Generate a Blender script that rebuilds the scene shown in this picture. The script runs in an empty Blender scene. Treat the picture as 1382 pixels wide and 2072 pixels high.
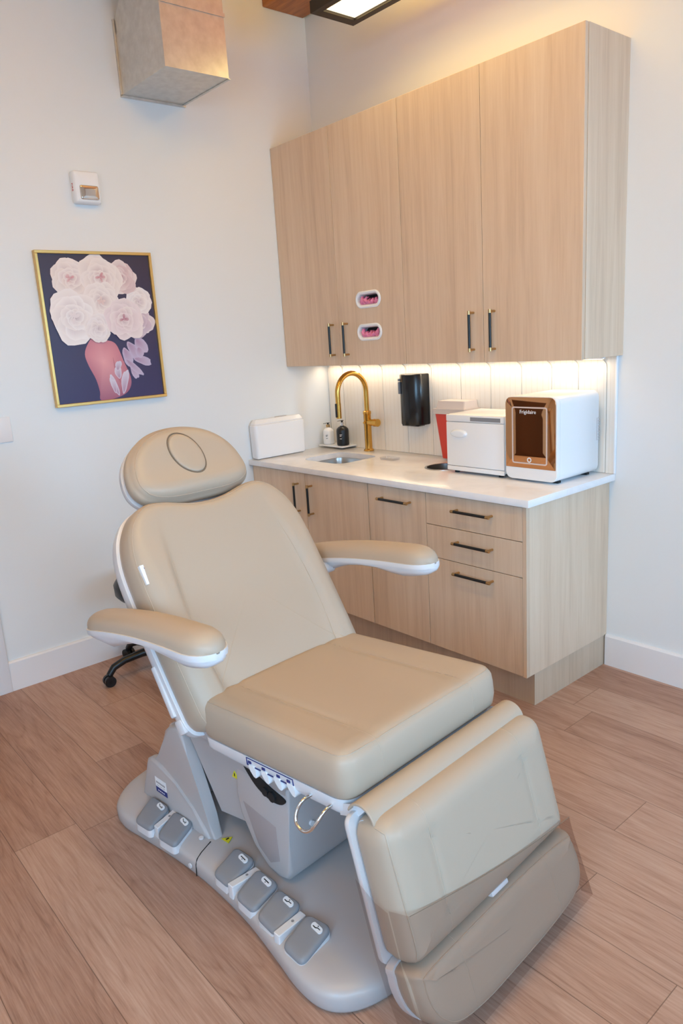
import bpy, bmesh, math, random
from mathutils import Vector, Matrix
from mathutils.bvhtree import BVHTree
random.seed(7)
PI = math.pi
SC = bpy.context.scene
COL = SC.collection
def sr(r, g, b):
    f = lambda c: (c/255/12.92) if c/255 <= .04045 else ((c/255+.055)/1.055)**2.4
    return (f(r), f(g), f(b), 1)

# ------------------------------------------------------------ camera
cam_d = bpy.data.cameras.new('camera'); cam = bpy.data.objects.new('camera', cam_d); COL.objects.link(cam)
yaw, pitch, roll, FPX = 0.8764, -0.2315, -0.0644, 1485.05
fw = Vector((-math.sin(yaw)*math.cos(pitch), math.cos(yaw)*math.cos(pitch), math.sin(pitch)))
rt = Vector((math.cos(yaw), math.sin(yaw), 0)); up = rt.cross(fw)
r2 = rt*math.cos(roll)+up*math.sin(roll); u2 = up*math.cos(roll)-rt*math.sin(roll)
mw = Matrix((r2, u2, -fw)).transposed().to_4x4(); mw.translation = (3.6116, -2.9697, 1.5691)
cam.matrix_world = mw
cam_d.sensor_fit = 'VERTICAL'; cam_d.sensor_height = 36; cam_d.lens = FPX/2072*36
cam_d.clip_start = .05
SC.camera = cam
# ------------------------------------------------------------ light and exposure
SC.view_settings.view_transform = 'Standard'; SC.view_settings.look = 'None'
SC.view_settings.gamma = 1; SC.view_settings.use_curve_mapping = False
SC.view_settings.exposure = -0.08
W = bpy.data.worlds.new('world'); SC.world = W; W.use_nodes = True
W.node_tree.nodes['Background'].inputs[0].default_value = (.62, .80, 1, 1)
W.node_tree.nodes['Background'].inputs[1].default_value = .8
def area(name, loc, rot, sx, sy, power, col, spread=PI):
    d = bpy.data.lights.new(name, 'AREA'); d.shape = 'RECTANGLE'; d.size = sx; d.size_y = sy
    d.energy = power; d.color = col; d.spread = spread
    o = bpy.data.objects.new(name, d); COL.objects.link(o); o.location = loc; o.rotation_euler = rot
    return o
RX, FY, CZ = 5.4, -5.0, 3.75            # right wall, front wall, ceiling
DAY = (.37, .68, 1); WARM = (1, .68, .15)
area('window_skylight', (RX+.10, -3.7, 1.90), (0, math.radians(68), 0), 1.5, 2.0, 34, DAY, math.radians(75))
area('back_window_daylight', (RX+.05, -.92, 1.7), (0, math.radians(79), 0), 1.3, 1.0, 26, DAY, math.radians(98))
area('front_fill', (4.4, FY-.05, 1.9), (PI/2, 0, 0), 1.6, 1.6, 50, DAY)  # added fill from behind the camera, balancing walls and leg rest
area('front_fill_tilted', (4.4, FY-.06, 1.9), (math.radians(72), 0, 0), 1.6, 1.6, 36, DAY, math.radians(100))  # second added fill at the same spot, tilted down and narrower

# ------------------------------------------------------------ mesh helpers
class B:
    def __init__(s, M=None): s.bm = bmesh.new(); s.mi = 0; s.M = M or Matrix()
    def v(s, co): return s.bm.verts.new(s.M @ Vector(co))
    def f(s, vs):
        try: fc = s.bm.faces.new(vs); fc.material_index = s.mi; return fc
        except ValueError: return None
    def loops(s, L, closed=True, cap0=True, cap1=True):
        R = [[s.v(c) for c in l] for l in L]; n = len(R[0])
        for a, b in zip(R, R[1:]):
            for i in range(n if closed else n-1):
                j = (i+1) % n; s.f([a[i], a[j], b[j], b[i]])
        if cap0: s.f(list(reversed(R[0])))
        if cap1: s.f(R[-1])
        return R
    def box(s, lo, hi, bev=0, seg=2):
        x0, y0, z0 = lo; x1, y1, z1 = hi
        vs = [s.v(c) for c in ((x0,y0,z0),(x1,y0,z0),(x1,y1,z0),(x0,y1,z0),(x0,y0,z1),(x1,y0,z1),(x1,y1,z1),(x0,y1,z1))]
        fs = [s.f([vs[i] for i in q]) for q in ((3,2,1,0),(4,5,6,7),(0,1,5,4),(1,2,6,5),(2,3,7,6),(3,0,4,7))]
        if bev:
            es = list({e for f in fs for e in f.edges})
            r = bmesh.ops.bevel(s.bm, geom=es, offset=bev, segments=seg, profile=.5, affect='EDGES', material=-1)
            for f in r['faces']: f.material_index = s.mi
        return s
    def cyl(s, p0, p1, r0, r1=None, n=20, cap=True):
        r1 = r0 if r1 is None else r1
        return s.tube([p0, p1], [r0, r1], n, cap)
    def tube(s, pts, r, n=10, cap=True, closed=False):
        pts = [Vector(p) for p in pts]; m = len(pts)
        rs = r if isinstance(r, (list, tuple)) else [r]*m
        T = []
        for i in range(m):
            a = pts[i-1] if (i or closed) else pts[0]; b = pts[(i+1) % m] if (i < m-1 or closed) else pts[-1]
            T.append((b-a).normalized())
        nrm = T[0].orthogonal().normalized(); L = []
        for i in range(m):
            nrm = (nrm-T[i]*nrm.dot(T[i])).normalized(); bi = T[i].cross(nrm)
            L.append([pts[i]+(nrm*math.cos(2*PI*k/n)+bi*math.sin(2*PI*k/n))*rs[i] for k in range(n)])
        if closed:
            R = s.loops(L, True, False, False)
            a, b = R[-1], R[0]
            # match the twist at the join
            best = min(range(n), key=lambda o: sum((a[i].co-b[(i+o) % n].co).length for i in range(n)))
            for i in range(n): s.f([a[i], a[(i+1) % n], b[(i+1+best) % n], b[(i+best) % n]])
        else: s.loops(L, True, cap, cap)
        return s
    def lathe(s, prof, o=(0,0,0), n=32, cap=True):
        s.loops([[(o[0]+r*math.cos(2*PI*k/n), o[1]+r*math.sin(2*PI*k/n), o[2]+z) for k in range(n)] for r, z in prof], True, cap, cap)
        return s
    def slab(s, out, layers, disp=None, rings=(.86,.7,.5,.3,.14), topfan=True, hmax=None):
        """stacked offset loops of a plan outline, closed by rings on top"""
        H = hmax or max(w for _, w in layers); L = []
        def dd(u, v, w): return (u, v, w+(disp(u, v)*max(0, w/H) if disp else 0))
        for ins, w in layers:
            L.append([dd(u, v, w) for u, v in inset(out, ins)])
        o = inset(out, layers[-1][0]); w = layers[-1][1]
        if topfan:
            cx = sum(p[0] for p in o)/len(o); cy = sum(p[1] for p in o)/len(o)
            for k in rings: L.append([dd(cx+(u-cx)*k, cy+(v-cy)*k, w) for u, v in o])
        R = s.loops(L, True, True, False)
        if topfan:
            c = s.v(dd(cx, cy, w)); n = len(R[-1])
            for i in range(n): s.f([R[-1][i], R[-1][(i+1) % n], c])
        else: s.f(R[-1])
        return s
    def prism(s, poly, axis, a, b, bev=0, seg=2):
        """side profile polygon pushed along an axis; axis 'y': poly is (x,z); 'x': (y,z); 'z': (x,y)"""
        P = {'y': lambda p, t: (p[0], t, p[1]), 'x': lambda p, t: (t, p[0], p[1]), 'z': lambda p, t: (p[0], p[1], t)}[axis]
        R0 = [s.v(P(p, a)) for p in poly]; R1 = [s.v(P(p, b)) for p in poly]; n = len(poly)
        fs = [s.f([R0[i], R0[(i+1) % n], R1[(i+1) % n], R1[i]]) for i in range(n)]
        c0 = s.f(list(reversed(R0))); c1 = s.f(R1)
        if bev:
            es = list(set(c0.edges) | set(c1.edges))
            r = bmesh.ops.bevel(s.bm, geom=es, offset=bev, segments=seg, profile=.5, affect='EDGES', material=-1, clamp_overlap=True)
            for f in r['faces']: f.material_index = s.mi
        return s
def inset(out, d):
    if abs(d) < 1e-9: return list(out)
    n = len(out); r = []
    for i in range(n):
        a = Vector(out[i-1]); b = Vector(out[i]); c = Vector(out[(i+1) % n])
        t1 = (b-a).normalized(); t2 = (c-b).normalized()
        n1 = Vector((-t1.y, t1.x)); n2 = Vector((-t2.y, t2.x)); m = n1+n2
        if m.length < 1e-6: m = n1
        m.normalize(); k = 1/max(.5, m.dot(n1)); r.append(b+m*d*k)
    for _ in range(60):                        # pull folded corners together
        bad = False
        for i in range(n):
            j = (i+1) % n; e = Vector(out[j])-Vector(out[i]); f = r[j]-r[i]
            if f.length > 1e-7 and f.dot(e) < -1e-12: r[i] = r[j] = (r[i]+r[j])/2; bad = True
        if not bad: break
    return [tuple(p) for p in r]
def rpoly(pts, rad, n=5):
    """polygon (ccw) with rounded corners"""
    out = []; m = len(pts)
    for i in range(m):
        p = Vector(pts[i]); a = Vector(pts[i-1]); c = Vector(pts[(i+1) % m])
        r = rad[i] if isinstance(rad, (list, tuple)) else rad
        da = (a-p); dc = (c-p); r = min(r, da.length*.49, dc.length*.49)
        A = p+da.normalized()*r; C = p+dc.normalized()*r
        for k in range(n+1):
            t = k/n; q = A*(1-t)**2+p*2*t*(1-t)+C*t*t; out.append(tuple(q))
    return out
def dens(pts, step):
    out = []; n = len(pts)
    for i in range(n):
        a = Vector(pts[i]); b = Vector(pts[(i+1) % n]); k = max(1, int((b-a).length/step))
        for j in range(k): out.append(tuple(a.lerp(b, j/k)))
    return out
def crom(pts, k=8, closed=True):
    P = [Vector(p) for p in pts]; n = len(P); out = []
    for i in range(n if closed else n-1):
        g = lambda j: P[j % n] if closed else P[max(0, min(n-1, j))]
        a, b, c, d = g(i-1), g(i), g(i+1), g(i+2)
        for j in range(k):
            t = j/k
            out.append(tuple(.5*((2*b)+(c-a)*t+(2*a-5*b+4*c-d)*t*t+(3*b-a-3*c+d)*t**3)))
    if not closed: out.append(tuple(P[-1]))
    return out
SPLIT = {'fender', 'side_bracket', 'foot', 'screw_cap', 'seam_strip', 'wall_flange', 'hanging_rod', 'panel_seam', 'edge_seam', 'column_shroud', 'headrest_post', 'bracket_foot', 'caster', 'glove'}
def islands(bm):
    bm.verts.ensure_lookup_table(); bm.verts.index_update(); seen = {}; G = []
    for v in bm.verts:
        if v.index in seen: continue
        st = [v]; seen[v.index] = len(G); g = []
        while st:
            a = st.pop(); g.append(a.index)
            for e in a.link_edges:
                o = e.other_vert(a)
                if o.index not in seen: seen[o.index] = len(G); st.append(o)
        G.append(g)
    bx = [(Vector([min(bm.verts[i].co[k] for i in g) for k in range(3)]), Vector([max(bm.verts[i].co[k] for i in g) for k in range(3)])) for g in G]
    out = []
    for g, (lo, hi) in zip(G, bx):
        hit = [o for o in out if any(all(lo[k] <= h[k]+.0015 and l[k] <= hi[k]+.0015 for k in range(3)) for l, h in o[1])]
        n = (list(g), [(lo, hi)])
        for o in hit: n[0].extend(o[0]); n[1].extend(o[1]); out.remove(o)
        out.append(n)
    return [o[0] for o in out]
def obj(name, b, mats, parent=None, smooth=40, kind=None):
    if name in SPLIT:
        G = islands(b.bm)
        if len(G) > 1:
            first = None
            for g in G:
                k = B(); k.bm.free(); k.bm = b.bm.copy(); k.bm.verts.ensure_lookup_table(); keep = set(g)
                bmesh.ops.delete(k.bm, geom=[v for v in k.bm.verts if v.index not in keep], context='VERTS')
                o = obj1(name, k, mats, parent, smooth, kind); first = first or o
            b.bm.free(); return first
    return obj1(name, b, mats, parent, smooth, kind)
def obj1(name, b, mats, parent=None, smooth=40, kind=None):
    me = bpy.data.meshes.new(name); bmesh.ops.recalc_face_normals(b.bm, faces=b.bm.faces)
    b.bm.to_mesh(me); b.bm.free()
    for m in (mats if isinstance(mats, (list, tuple)) else [mats]): me.materials.append(m)
    if smooth:
        me.polygons.foreach_set('use_smooth', [True]*len(me.polygons)); me.set_sharp_from_angle(angle=math.radians(smooth))
    o = bpy.data.objects.new(name, me); COL.objects.link(o)
    if parent: o.parent = parent
    if kind: o['kind'] = kind
    return o
def tag(o, label, cat, group=None):
    o['label'] = label; o['category'] = cat
    if group: o['group'] = group
    return o
def thing(name, label, cat, loc=(0,0,0), rz=0, group=None):
    o = bpy.data.objects.new(name, None); COL.objects.link(o); o.empty_display_size = .1
    o.location = loc; o.rotation_euler = (0, 0, rz)
    return tag(o, label, cat, group)
def struct(name, b, m, parent=None, smooth=40): return obj(name, b, m, parent, smooth, None if parent else 'structure')
def cut(o, cutters):
    """boolean-subtract builder meshes from o"""
    for c in cutters:
        t = obj('cutter', c, [], None, 0)
        md = o.modifiers.new('b', 'BOOLEAN'); md.operation = 'DIFFERENCE'; md.object = t; md.solver = 'EXACT'
        dg = bpy.context.evaluated_depsgraph_get()
        me = bpy.data.meshes.new_from_object(o.evaluated_get(dg)); o.modifiers.clear()
        old = o.data; mats = [m for m in old.materials]; o.data = me
        me.materials.clear()
        for m in mats: me.materials.append(m)
        me.set_sharp_from_angle(angle=math.radians(35))
        tm = t.data; bpy.data.objects.remove(t); bpy.data.meshes.remove(tm)
    return o
def text(b, s, size, M, ext=.0006):
    c = bpy.data.curves.new('t', 'FONT'); c.body = s; c.size = size; c.extrude = ext; c.align_x = 'CENTER'; c.align_y = 'CENTER'
    c.resolution_u = 3
    t = bpy.data.objects.new('t', c); COL.objects.link(t)
    dg = bpy.context.evaluated_depsgraph_get(); me = bpy.data.meshes.new_from_object(t.evaluated_get(dg))
    vs = [b.bm.verts.new(b.M @ M @ v.co) for v in me.vertices]
    for p in me.polygons: b.f([vs[i] for i in p.vertices])
    bpy.data.objects.remove(t); bpy.data.meshes.remove(me)
def frame(o, u, v, w):
    m = Matrix((Vector(u), Vector(v), Vector(w))).transposed().to_4x4(); m.translation = o; return m

# ------------------------------------------------------------ materials
def mat(name, col, rough=.5, metal=0, **k):
    m = bpy.data.materials.new(name); m.use_nodes = True; p = m.node_tree.nodes['Principled BSDF']
    p.inputs['Base Color'].default_value = col; p.inputs['Roughness'].default_value = rough; p.inputs['Metallic'].default_value = metal
    for a, b in k.items(): p.inputs[a.replace('_', ' ')].default_value = b
    return m
def nd(m, t, **k):
    n = m.node_tree.nodes.new(t)
    for a, b in k.items(): setattr(n, a, b)
    return n
def lk(m, a, b): m.node_tree.links.new(a, b)
def math_n(m, op, a, b=None):
    n = nd(m, 'ShaderNodeMath', operation=op)
    for i, x in enumerate((a, b)):
        if x is None: continue
        if isinstance(x, (int, float)): n.inputs[i].default_value = x
        else: lk(m, x, n.inputs[i])
    return n.outputs[0]
def ramp(m, src, stops):
    n = nd(m, 'ShaderNodeValToRGB'); e = n.color_ramp.elements
    while len(e) < len(stops): e.new(.5)
    for el, (p, c) in zip(e, stops): el.position = p; el.color = c
    lk(m, src, n.inputs[0]); return n.outputs[0]
def bump(m, src, strength, dist=.002):
    n = nd(m, 'ShaderNodeBump'); n.inputs['Strength'].default_value = strength; n.inputs['Distance'].default_value = dist
    lk(m, src, n.inputs['Height']); lk(m, n.outputs[0], m.node_tree.nodes['Principled BSDF'].inputs['Normal'])
def noise(m, vec, scale, detail=4, rough=.55, dist=0):
    n = nd(m, 'ShaderNodeTexNoise'); n.inputs['Scale'].default_value = scale; n.inputs['Detail'].default_value = detail
    n.inputs['Roughness'].default_value = rough; n.inputs['Distortion'].default_value = dist
    if vec is not None: lk(m, vec, n.inputs['Vector'])
    return n.outputs['Fac']
def objco(m): return nd(m, 'ShaderNodeTexCoord').outputs['Object']
def mapping(m, vec, sc, loc=None):
    n = nd(m, 'ShaderNodeMapping'); n.inputs['Scale'].default_value = sc; lk(m, vec, n.inputs['Vector'])
    if loc is not None: lk(m, loc, n.inputs['Location'])
    return n.outputs[0]
def cabinet_wood(name, a, b, c):
    m = mat(name, a, .48); P = m.node_tree.nodes['Principled BSDF']; co = objco(m)
    rnd = nd(m, 'ShaderNodeObjectInfo').outputs['Random']
    off = nd(m, 'ShaderNodeCombineXYZ'); s = math_n(m, 'MULTIPLY', rnd, 37.0)
    for i in range(3): lk(m, s, off.inputs[i])
    v1 = mapping(m, co, (26, 26, 1.1), off.outputs[0]); v2 = mapping(m, co, (170, 170, 6), off.outputs[0]); v3 = mapping(m, co, (7, 7, .35), off.outputs[0])
    n1 = noise(m, v1, 1, 5, .6, .8); n2 = noise(m, v2, 1, 3, .6); n3 = noise(m, v3, 1, 2, .5)
    t = math_n(m, 'ADD', math_n(m, 'MULTIPLY', n1, .55), math_n(m, 'ADD', math_n(m, 'MULTIPLY', n2, .25), math_n(m, 'MULTIPLY', n3, .35)))
    cr = ramp(m, t, [(.36, c), (.56, a), (.76, b)]); lk(m, cr, P.inputs['Base Color']); bump(m, n2, .12, .001)
    return m
M_wood = cabinet_wood('pale_oak', sr(217,192,167), sr(226,204,181), sr(199,172,147))
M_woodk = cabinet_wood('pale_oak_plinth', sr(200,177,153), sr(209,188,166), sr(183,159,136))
M_wall = mat('white_paint', sr(228,231,233), .6)
bump(M_wall, noise(M_wall, objco(M_wall), 180, 2), .05, .001)
M_trim = mat('white_trim', sr(232,230,232), .4)
M_leather = mat('taupe_leather', sr(181,164,146), .42, 0, Specular_IOR_Level=.45)
_c = objco(M_leather); bump(M_leather, noise(M_leather, _c, 420, 3), .10, .0006)
M_stitch = mat('stitching', sr(186,168,149), .6)
M_seam = mat('seam_groove', sr(120,104,88), .7)
M_shell = mat('white_plastic', sr(222,220,223), .32)
M_grey = mat('light_grey_plastic', sr(182,176,176), .38)
M_pad = mat('grey_rubber', sr(138,139,145), .55)
bump(M_pad, noise(M_pad, objco(M_pad), 900, 2), .2, .0006)
M_black = mat('black_plastic', sr(18,18,20), .35)
M_dark = mat('dark_gap', sr(20,20,22), .7)
M_brass = mat('brushed_brass', sr(214,166,84), .25, 1)
M_brassd = mat('brass_ends', sr(196,160,112), .32, 1)
M_chrome = mat('chrome', (.8,.8,.8,1), .12, 1)
M_steel = mat('brushed_steel', (.55,.53,.51,1), .28, 1)
M_counter = mat('white_quartz', sr(228,226,228), .18)
_c = objco(M_counter)
lk(M_counter, ramp(M_counter, noise(M_counter, _c, 5, 6, .6, 1.2), [(.35, sr(232,231,234)), (.6, sr(241,240,242))]), M_counter.node_tree.nodes['Principled BSDF'].inputs['Base Color'])
M_white = mat('glossy_white', sr(238,240,244), .25)
M_paper = mat('white_label', sr(235,236,240), .5)
M_blue = mat('blue_print', sr(40,52,120), .5)
M_yellow = mat('yellow_warning', sr(214,204,40), .5)
M_pink = mat('pink_nitrile', sr(240,140,176), .5)
M_red = mat('red_plastic', sr(226,66,50), .35, 0, Transmission_Weight=.15)
M_gold = mat('gold_frame', sr(222,182,112), .3, .85)
M_tile = mat('cream_tile', sr(232,226,216), .25)
_c = objco(M_tile); _s = nd(M_tile, 'ShaderNodeSeparateXYZ'); lk(M_tile, _c, _s.inputs[0])
_fr = math_n(M_tile, 'PINGPONG', _s.outputs[0], .0155)
lk(M_tile, ramp(M_tile, math_n(M_tile, 'MULTIPLY', _fr, 60), [(.0, sr(222,212,198)), (.12, sr(234,228,219))]), M_tile.node_tree.nodes['Principled BSDF'].inputs['Base Color'])
def glass(name, tint, gl=.06, rough=.05, frac=None):
    m = bpy.data.materials.new(name); m.use_nodes = True; nt = m.node_tree; nt.nodes.clear()
    o = nt.nodes.new('ShaderNodeOutputMaterial'); t = nt.nodes.new('ShaderNodeBsdfTransparent'); g = nt.nodes.new('ShaderNodeBsdfGlossy'); mx = nt.nodes.new('ShaderNodeMixShader')
    t.inputs[0].default_value = tint; g.inputs['Roughness'].default_value = rough; mx.inputs[0].default_value = gl
    nt.links.new(t.outputs[0], mx.inputs[1]); nt.links.new(g.outputs[0], mx.inputs[2]); nt.links.new(mx.outputs[0], o.inputs[0])
    return m
M_film = glass('clear_vinyl', (.83,.78,.765,1), .04, .12)
M_clear = glass('clear_acrylic', (.93,.93,.94,1), .10, .05)
M_mirror = mat('bronze_mirror', sr(196,142,98), .05, 1)
M_galv = mat('galvanised_steel', sr(196,192,186), .36, .55)
_c = objco(M_galv); lk(M_galv, ramp(M_galv, noise(M_galv, _c, 26, 4), [(.3, sr(198,195,190)), (.7, sr(214,212,207))]), M_galv.node_tree.nodes['Principled BSDF'].inputs['Base Color'])
M_timber = mat('stained_timber', sr(176,104,46), .5)
_v = mapping(M_timber, objco(M_timber), (2, 18, 18)); lk(M_timber, ramp(M_timber, noise(M_timber, _v, 2, 5, .6, 1), [(.3, sr(150,84,34)), (.7, sr(196,124,62))]), M_timber.node_tree.nodes['Principled BSDF'].inputs['Base Color'])
M_pine = mat('pine_boards', sr(222,180,132), .5)
_v = mapping(M_pine, objco(M_pine), (2, 18, 18)); lk(M_pine, ramp(M_pine, noise(M_pine, _v, 2, 5, .6, 1), [(.3, sr(206,160,108)), (.7, sr(230,192,146))]), M_pine.node_tree.nodes['Principled BSDF'].inputs['Base Color'])
def emit(name, col, s):
    m = mat(name, col, .5); p = m.node_tree.nodes['Principled BSDF']; p.inputs['Emission Color'].default_value = col; p.inputs['Emission Strength'].default_value = s; return m
M_lamp = emit('lit_diffuser', (1, .80, .50, 1), 2.2)
M_led = emit('led_strip', (1, .80, .52, 1), 3)

def floor_mat():
    m = mat('oak_planks', sr(180,130,102), .42); P = m.node_tree.nodes['Principled BSDF']; co = objco(m)
    s = nd(m, 'ShaderNodeSeparateXYZ'); lk(m, co, s.inputs[0]); X, Y = s.outputs[0], s.outputs[1]
    w = .2055
    ry = math_n(m, 'DIVIDE', math_n(m, 'ADD', Y, 2.296+w*20), w); row = math_n(m, 'FLOOR', ry); fy = math_n(m, 'FRACT', ry)
    wn = nd(m, 'ShaderNodeTexWhiteNoise', noise_dimensions='1D'); lk(m, row, wn.inputs['W'])
    px = math_n(m, 'ADD', math_n(m, 'DIVIDE', X, 1.35), math_n(m, 'MULTIPLY', wn.outputs[0], 7.31)); pl = math_n(m, 'FLOOR', px); fx = math_n(m, 'FRACT', px)
    cv = nd(m, 'ShaderNodeCombineXYZ'); lk(m, row, cv.inputs[0]); lk(m, pl, cv.inputs[1])
    wn2 = nd(m, 'ShaderNodeTexWhiteNoise', noise_dimensions='2D'); lk(m, cv.outputs[0], wn2.inputs['Vector']); rnd = wn2.outputs['Value']
    sh = nd(m, 'ShaderNodeCombineXYZ'); lk(m, math_n(m, 'MULTIPLY', rnd, 31), sh.inputs[0]); lk(m, math_n(m, 'MULTIPLY', rnd, 17), sh.inputs[1])
    va = nd(m, 'ShaderNodeVectorMath', operation='ADD'); lk(m, co, va.inputs[0]); lk(m, sh.outputs[0], va.inputs[1]); pv = va.outputs[0]
    big = noise(m, mapping(m, pv, (.75, 6.0, 1)), 1.0, 2, .5)
    rings = math_n(m, 'FRACT', math_n(m, 'MULTIPLY', big, 13))
    ringt = math_n(m, 'POWER', math_n(m, 'ABSOLUTE', math_n(m, 'SUBTRACT', math_n(m, 'MULTIPLY', rings, 2), 1)), 4.0)
    fine = noise(m, mapping(m, pv, (7, 170, 1)), 1.0, 5, .7)
    mid = noise(m, mapping(m, pv, (1.5, 14, 1)), 1.0, 3, .55, .6)
    t = math_n(m, 'ADD', math_n(m, 'MULTIPLY', ringt, -.085), math_n(m, 'ADD', math_n(m, 'MULTIPLY', fine, .62), math_n(m, 'MULTIPLY', mid, .34)))
    t = math_n(m, 'ADD', t, math_n(m, 'MULTIPLY', math_n(m, 'SUBTRACT', rnd, .5), .15))
    base = ramp(m, t, [(.16, sr(116,82,66)), (.36, sr(158,120,101)), (.52, sr(177,142,123)), (.70, sr(192,161,143))])
    # knots
    vo = nd(m, 'ShaderNodeTexVoronoi'); vo.inputs['Scale'].default_value = 1; lk(m, mapping(m, pv, (1.7, 4.2, 1)), vo.inputs['Vector'])
    kn = ramp(m, vo.outputs['Distance'], [(.03, (1,1,1,1)), (.085, (0,0,0,1))])
    pick = math_n(m, 'GREATER_THAN', noise(m, mapping(m, pv, (.9, 2.1, 1)), 1.0, 0), .50)
    kf = math_n(m, 'MULTIPLY', kn, pick)
    e1 = math_n(m, 'LESS_THAN', math_n(m, 'MULTIPLY', math_n(m, 'MINIMUM', fy, math_n(m, 'SUBTRACT', 1, fy)), w), .0012)
    e2 = math_n(m, 'LESS_THAN', math_n(m, 'MULTIPLY', math_n(m, 'MINIMUM', fx, math_n(m, 'SUBTRACT', 1, fx)), 1.35), .0012)
    ed = math_n(m, 'MAXIMUM', e1, e2)
    def mix(f, a, c):
        n = nd(m, 'ShaderNodeMixRGB'); lk(m, f, n.inputs[0]); lk(m, a, n.inputs[1]); n.inputs[2].default_value = c; return n.outputs[0]
    c = mix(math_n(m, 'MULTIPLY', kf, .85), base, sr(70,52,44)); c = mix(math_n(m, 'MULTIPLY', ed, .7), c, sr(92,62,46))
    lk(m, c, P.inputs['Base Color']); bump(m, math_n(m, 'SUBTRACT', math_n(m, 'MULTIPLY', fine, .4), math_n(m, 'MULTIPLY', ed, 1.0)), .18, .0015)
    return m
M_floor = floor_mat()

# ------------------------------------------------------------ the setting
b = B(); b.box((-.2, FY-.2, -.1), (RX+.2, .2, 0)); struct('floor', b, M_floor, None, 0)
b = B(); b.box((-.2, FY-.2, CZ), (RX+.2, .2, CZ+.1)); struct('ceiling', b, M_pine, None, 0)
b = B(); b.box((-.2, FY-.2, 0), (0, 0, CZ)); struct('wall_left', b, M_wall, None, 0)
b = B(); b.box((-.2, 0, 0), (RX+.2, .2, CZ)); struct('wall_back', b, M_wall, None, 0)
WIN = [(-4.7, -2.7, 1.15, 2.65), (-1.45, -.38, 1.02, 2.38)]
b = B(); ys = [FY]+[y for w_ in WIN for y in w_[:2]]+[0]
for a_, c_ in zip(ys[::2], ys[1::2]): b.box((RX, a_, 0), (RX+.2, c_, CZ))
for a_, c_, z0, z1 in WIN: b.box((RX, a_, 0), (RX+.2, c_, z0)); b.box((RX, a_, z1), (RX+.2, c_, CZ))
struct('wall_right', b, M_wall, None, 0)
b = B()
for lo_, hi_ in (((0, 0), (3.55, CZ)), ((5.25, 0), (RX, CZ)), ((3.55, 0), (5.25, 1.05)), ((3.55, 2.75), (5.25, CZ))): b.box((lo_[0], FY-.2, lo_[1]), (hi_[0], FY, hi_[1]))
struct('wall_front', b, M_wall, None, 0)
b = B(); y0, y1 = FY-.17, FY-.12
b.box((3.55, y0, 1.05), (3.61, y1, 2.75)); b.box((5.19, y0, 1.05), (5.25, y1, 2.75)); b.box((3.61, y0, 1.05), (5.19, y1, 1.11)); b.box((3.61, y0, 2.69), (5.19, y1, 2.75)); b.box((4.375, y0, 1.11), (4.425, y1, 2.69)); struct('window_3', b, M_trim, None, 0)  # unseen window, added as an opening for the front fill
for k, (a_, c_, z0, z1) in enumerate(WIN):
    b = B(); x0, x1 = RX+.12, RX+.17
    b.box((x0, a_, z0), (x1, a_+.06, z1)); b.box((x0, c_-.06, z0), (x1, c_, z1)); b.box((x0, a_+.06, z0), (x1, c_-.06, z0+.06)); b.box((x0, a_+.06, z1-.06), (x1, c_-.06, z1))
    m_ = (a_+c_)/2; b.box((x0, m_-.025, z0+.06), (x1, m_+.025, z1-.06)); struct('window_%d' % (k+1), b, M_trim, None, 0)
def baseboard(name, prof_axis, a0, a1):
    b = B(); pr = [(0, 0), (.016, 0), (.016, .142), (.010, .150), (0, .150)]
    if prof_axis == 'left': b.prism([(x, z) for x, z in pr], 'y', a0, a1)
    elif prof_axis == 'back': b.prism([(-x, z) for x, z in pr], 'x', a0, a1)
    elif prof_axis == 'right': b.prism([(RX-x, z) for x, z in pr], 'y', a0, a1)
    else: b.prism([(FY+x, z) for x, z in pr], 'x', a0, a1)
    struct(name, b, M_trim, None, 0)
baseboard('baseboard_left', 'left', -2.125, -.62)
baseboard('baseboard_back', 'back', 1.925, RX)
baseboard('baseboard_right', 'right', FY, 0)
baseboard('baseboard_front', 'front', 0, RX)
b = B(); b.box((0, -2.21, 0), (.022, -2.125, 2.12), .004); b.box((0, -3.19, 0), (.022, -3.105, 2.12), .004); b.box((0, -3.105, 2.035), (.022, -2.21, 2.12), .004)
struct('trim_1', b, M_trim)
M_walnut = cabinet_wood('walnut_door', sr(84,54,36), sr(104,70,48), sr(62,38,24))
b = B(); b.box((0, -3.105, .008), (.012, -2.21, 2.035)); door = struct('door_1', b, M_walnut)
b = B(); b.cyl((.012, -2.28, 1.0), (.06, -2.28, 1.0), .012); b.box((.05, -2.39, .988), (.066, -2.27, 1.012), .004); obj('door_handle', b, M_black, door)

# timber beam in the corner, over the cabinets
b = B(); b.box((0, -.29, 3.335), (RX, -.012, CZ), .006); tag(obj('ceiling_beam', b, M_timber), 'stained timber beam running along the top of the back wall', 'beam')

# ------------------------------------------------------------ upper cabinets
def bar_handle(name, parent, p0, p1, out):
    """black bar with brass ends on two posts; p0,p1 bar ends, out = direction from the face"""
    p0, p1, out = Vector(p0), Vector(p1), Vector(out); d = (p1-p0).normalized(); b = B()
    b.mi = 0; b.cyl(p0+d*.014, p1-d*.014, .0062, n=12)
    b.mi = 1
    b.cyl(p0, p0+d*.016, .0068, n=12); b.cyl(p1-d*.016, p1, .0068, n=12)
    for q in (p0+d*.009, p1-d*.009): b.cyl(q, q-out*.034, .0052, n=10)
    return obj(name, b, [M_black, M_brassd], parent)
UZ0, UZ1, UD = 1.427, 2.627, .315
def oval(cx, cz, hw, hh, n=24):
    out = []; r = hh; sx = hw-r
    for k in range(n):
        a = 2*PI*k/n; out.append((cx+(sx if math.cos(a) > 0 else -sx)+r*math.cos(a), cz+r*math.sin(a)))
    return out
HOLES = [(.746, 1.757), (.745, 1.594)]
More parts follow.
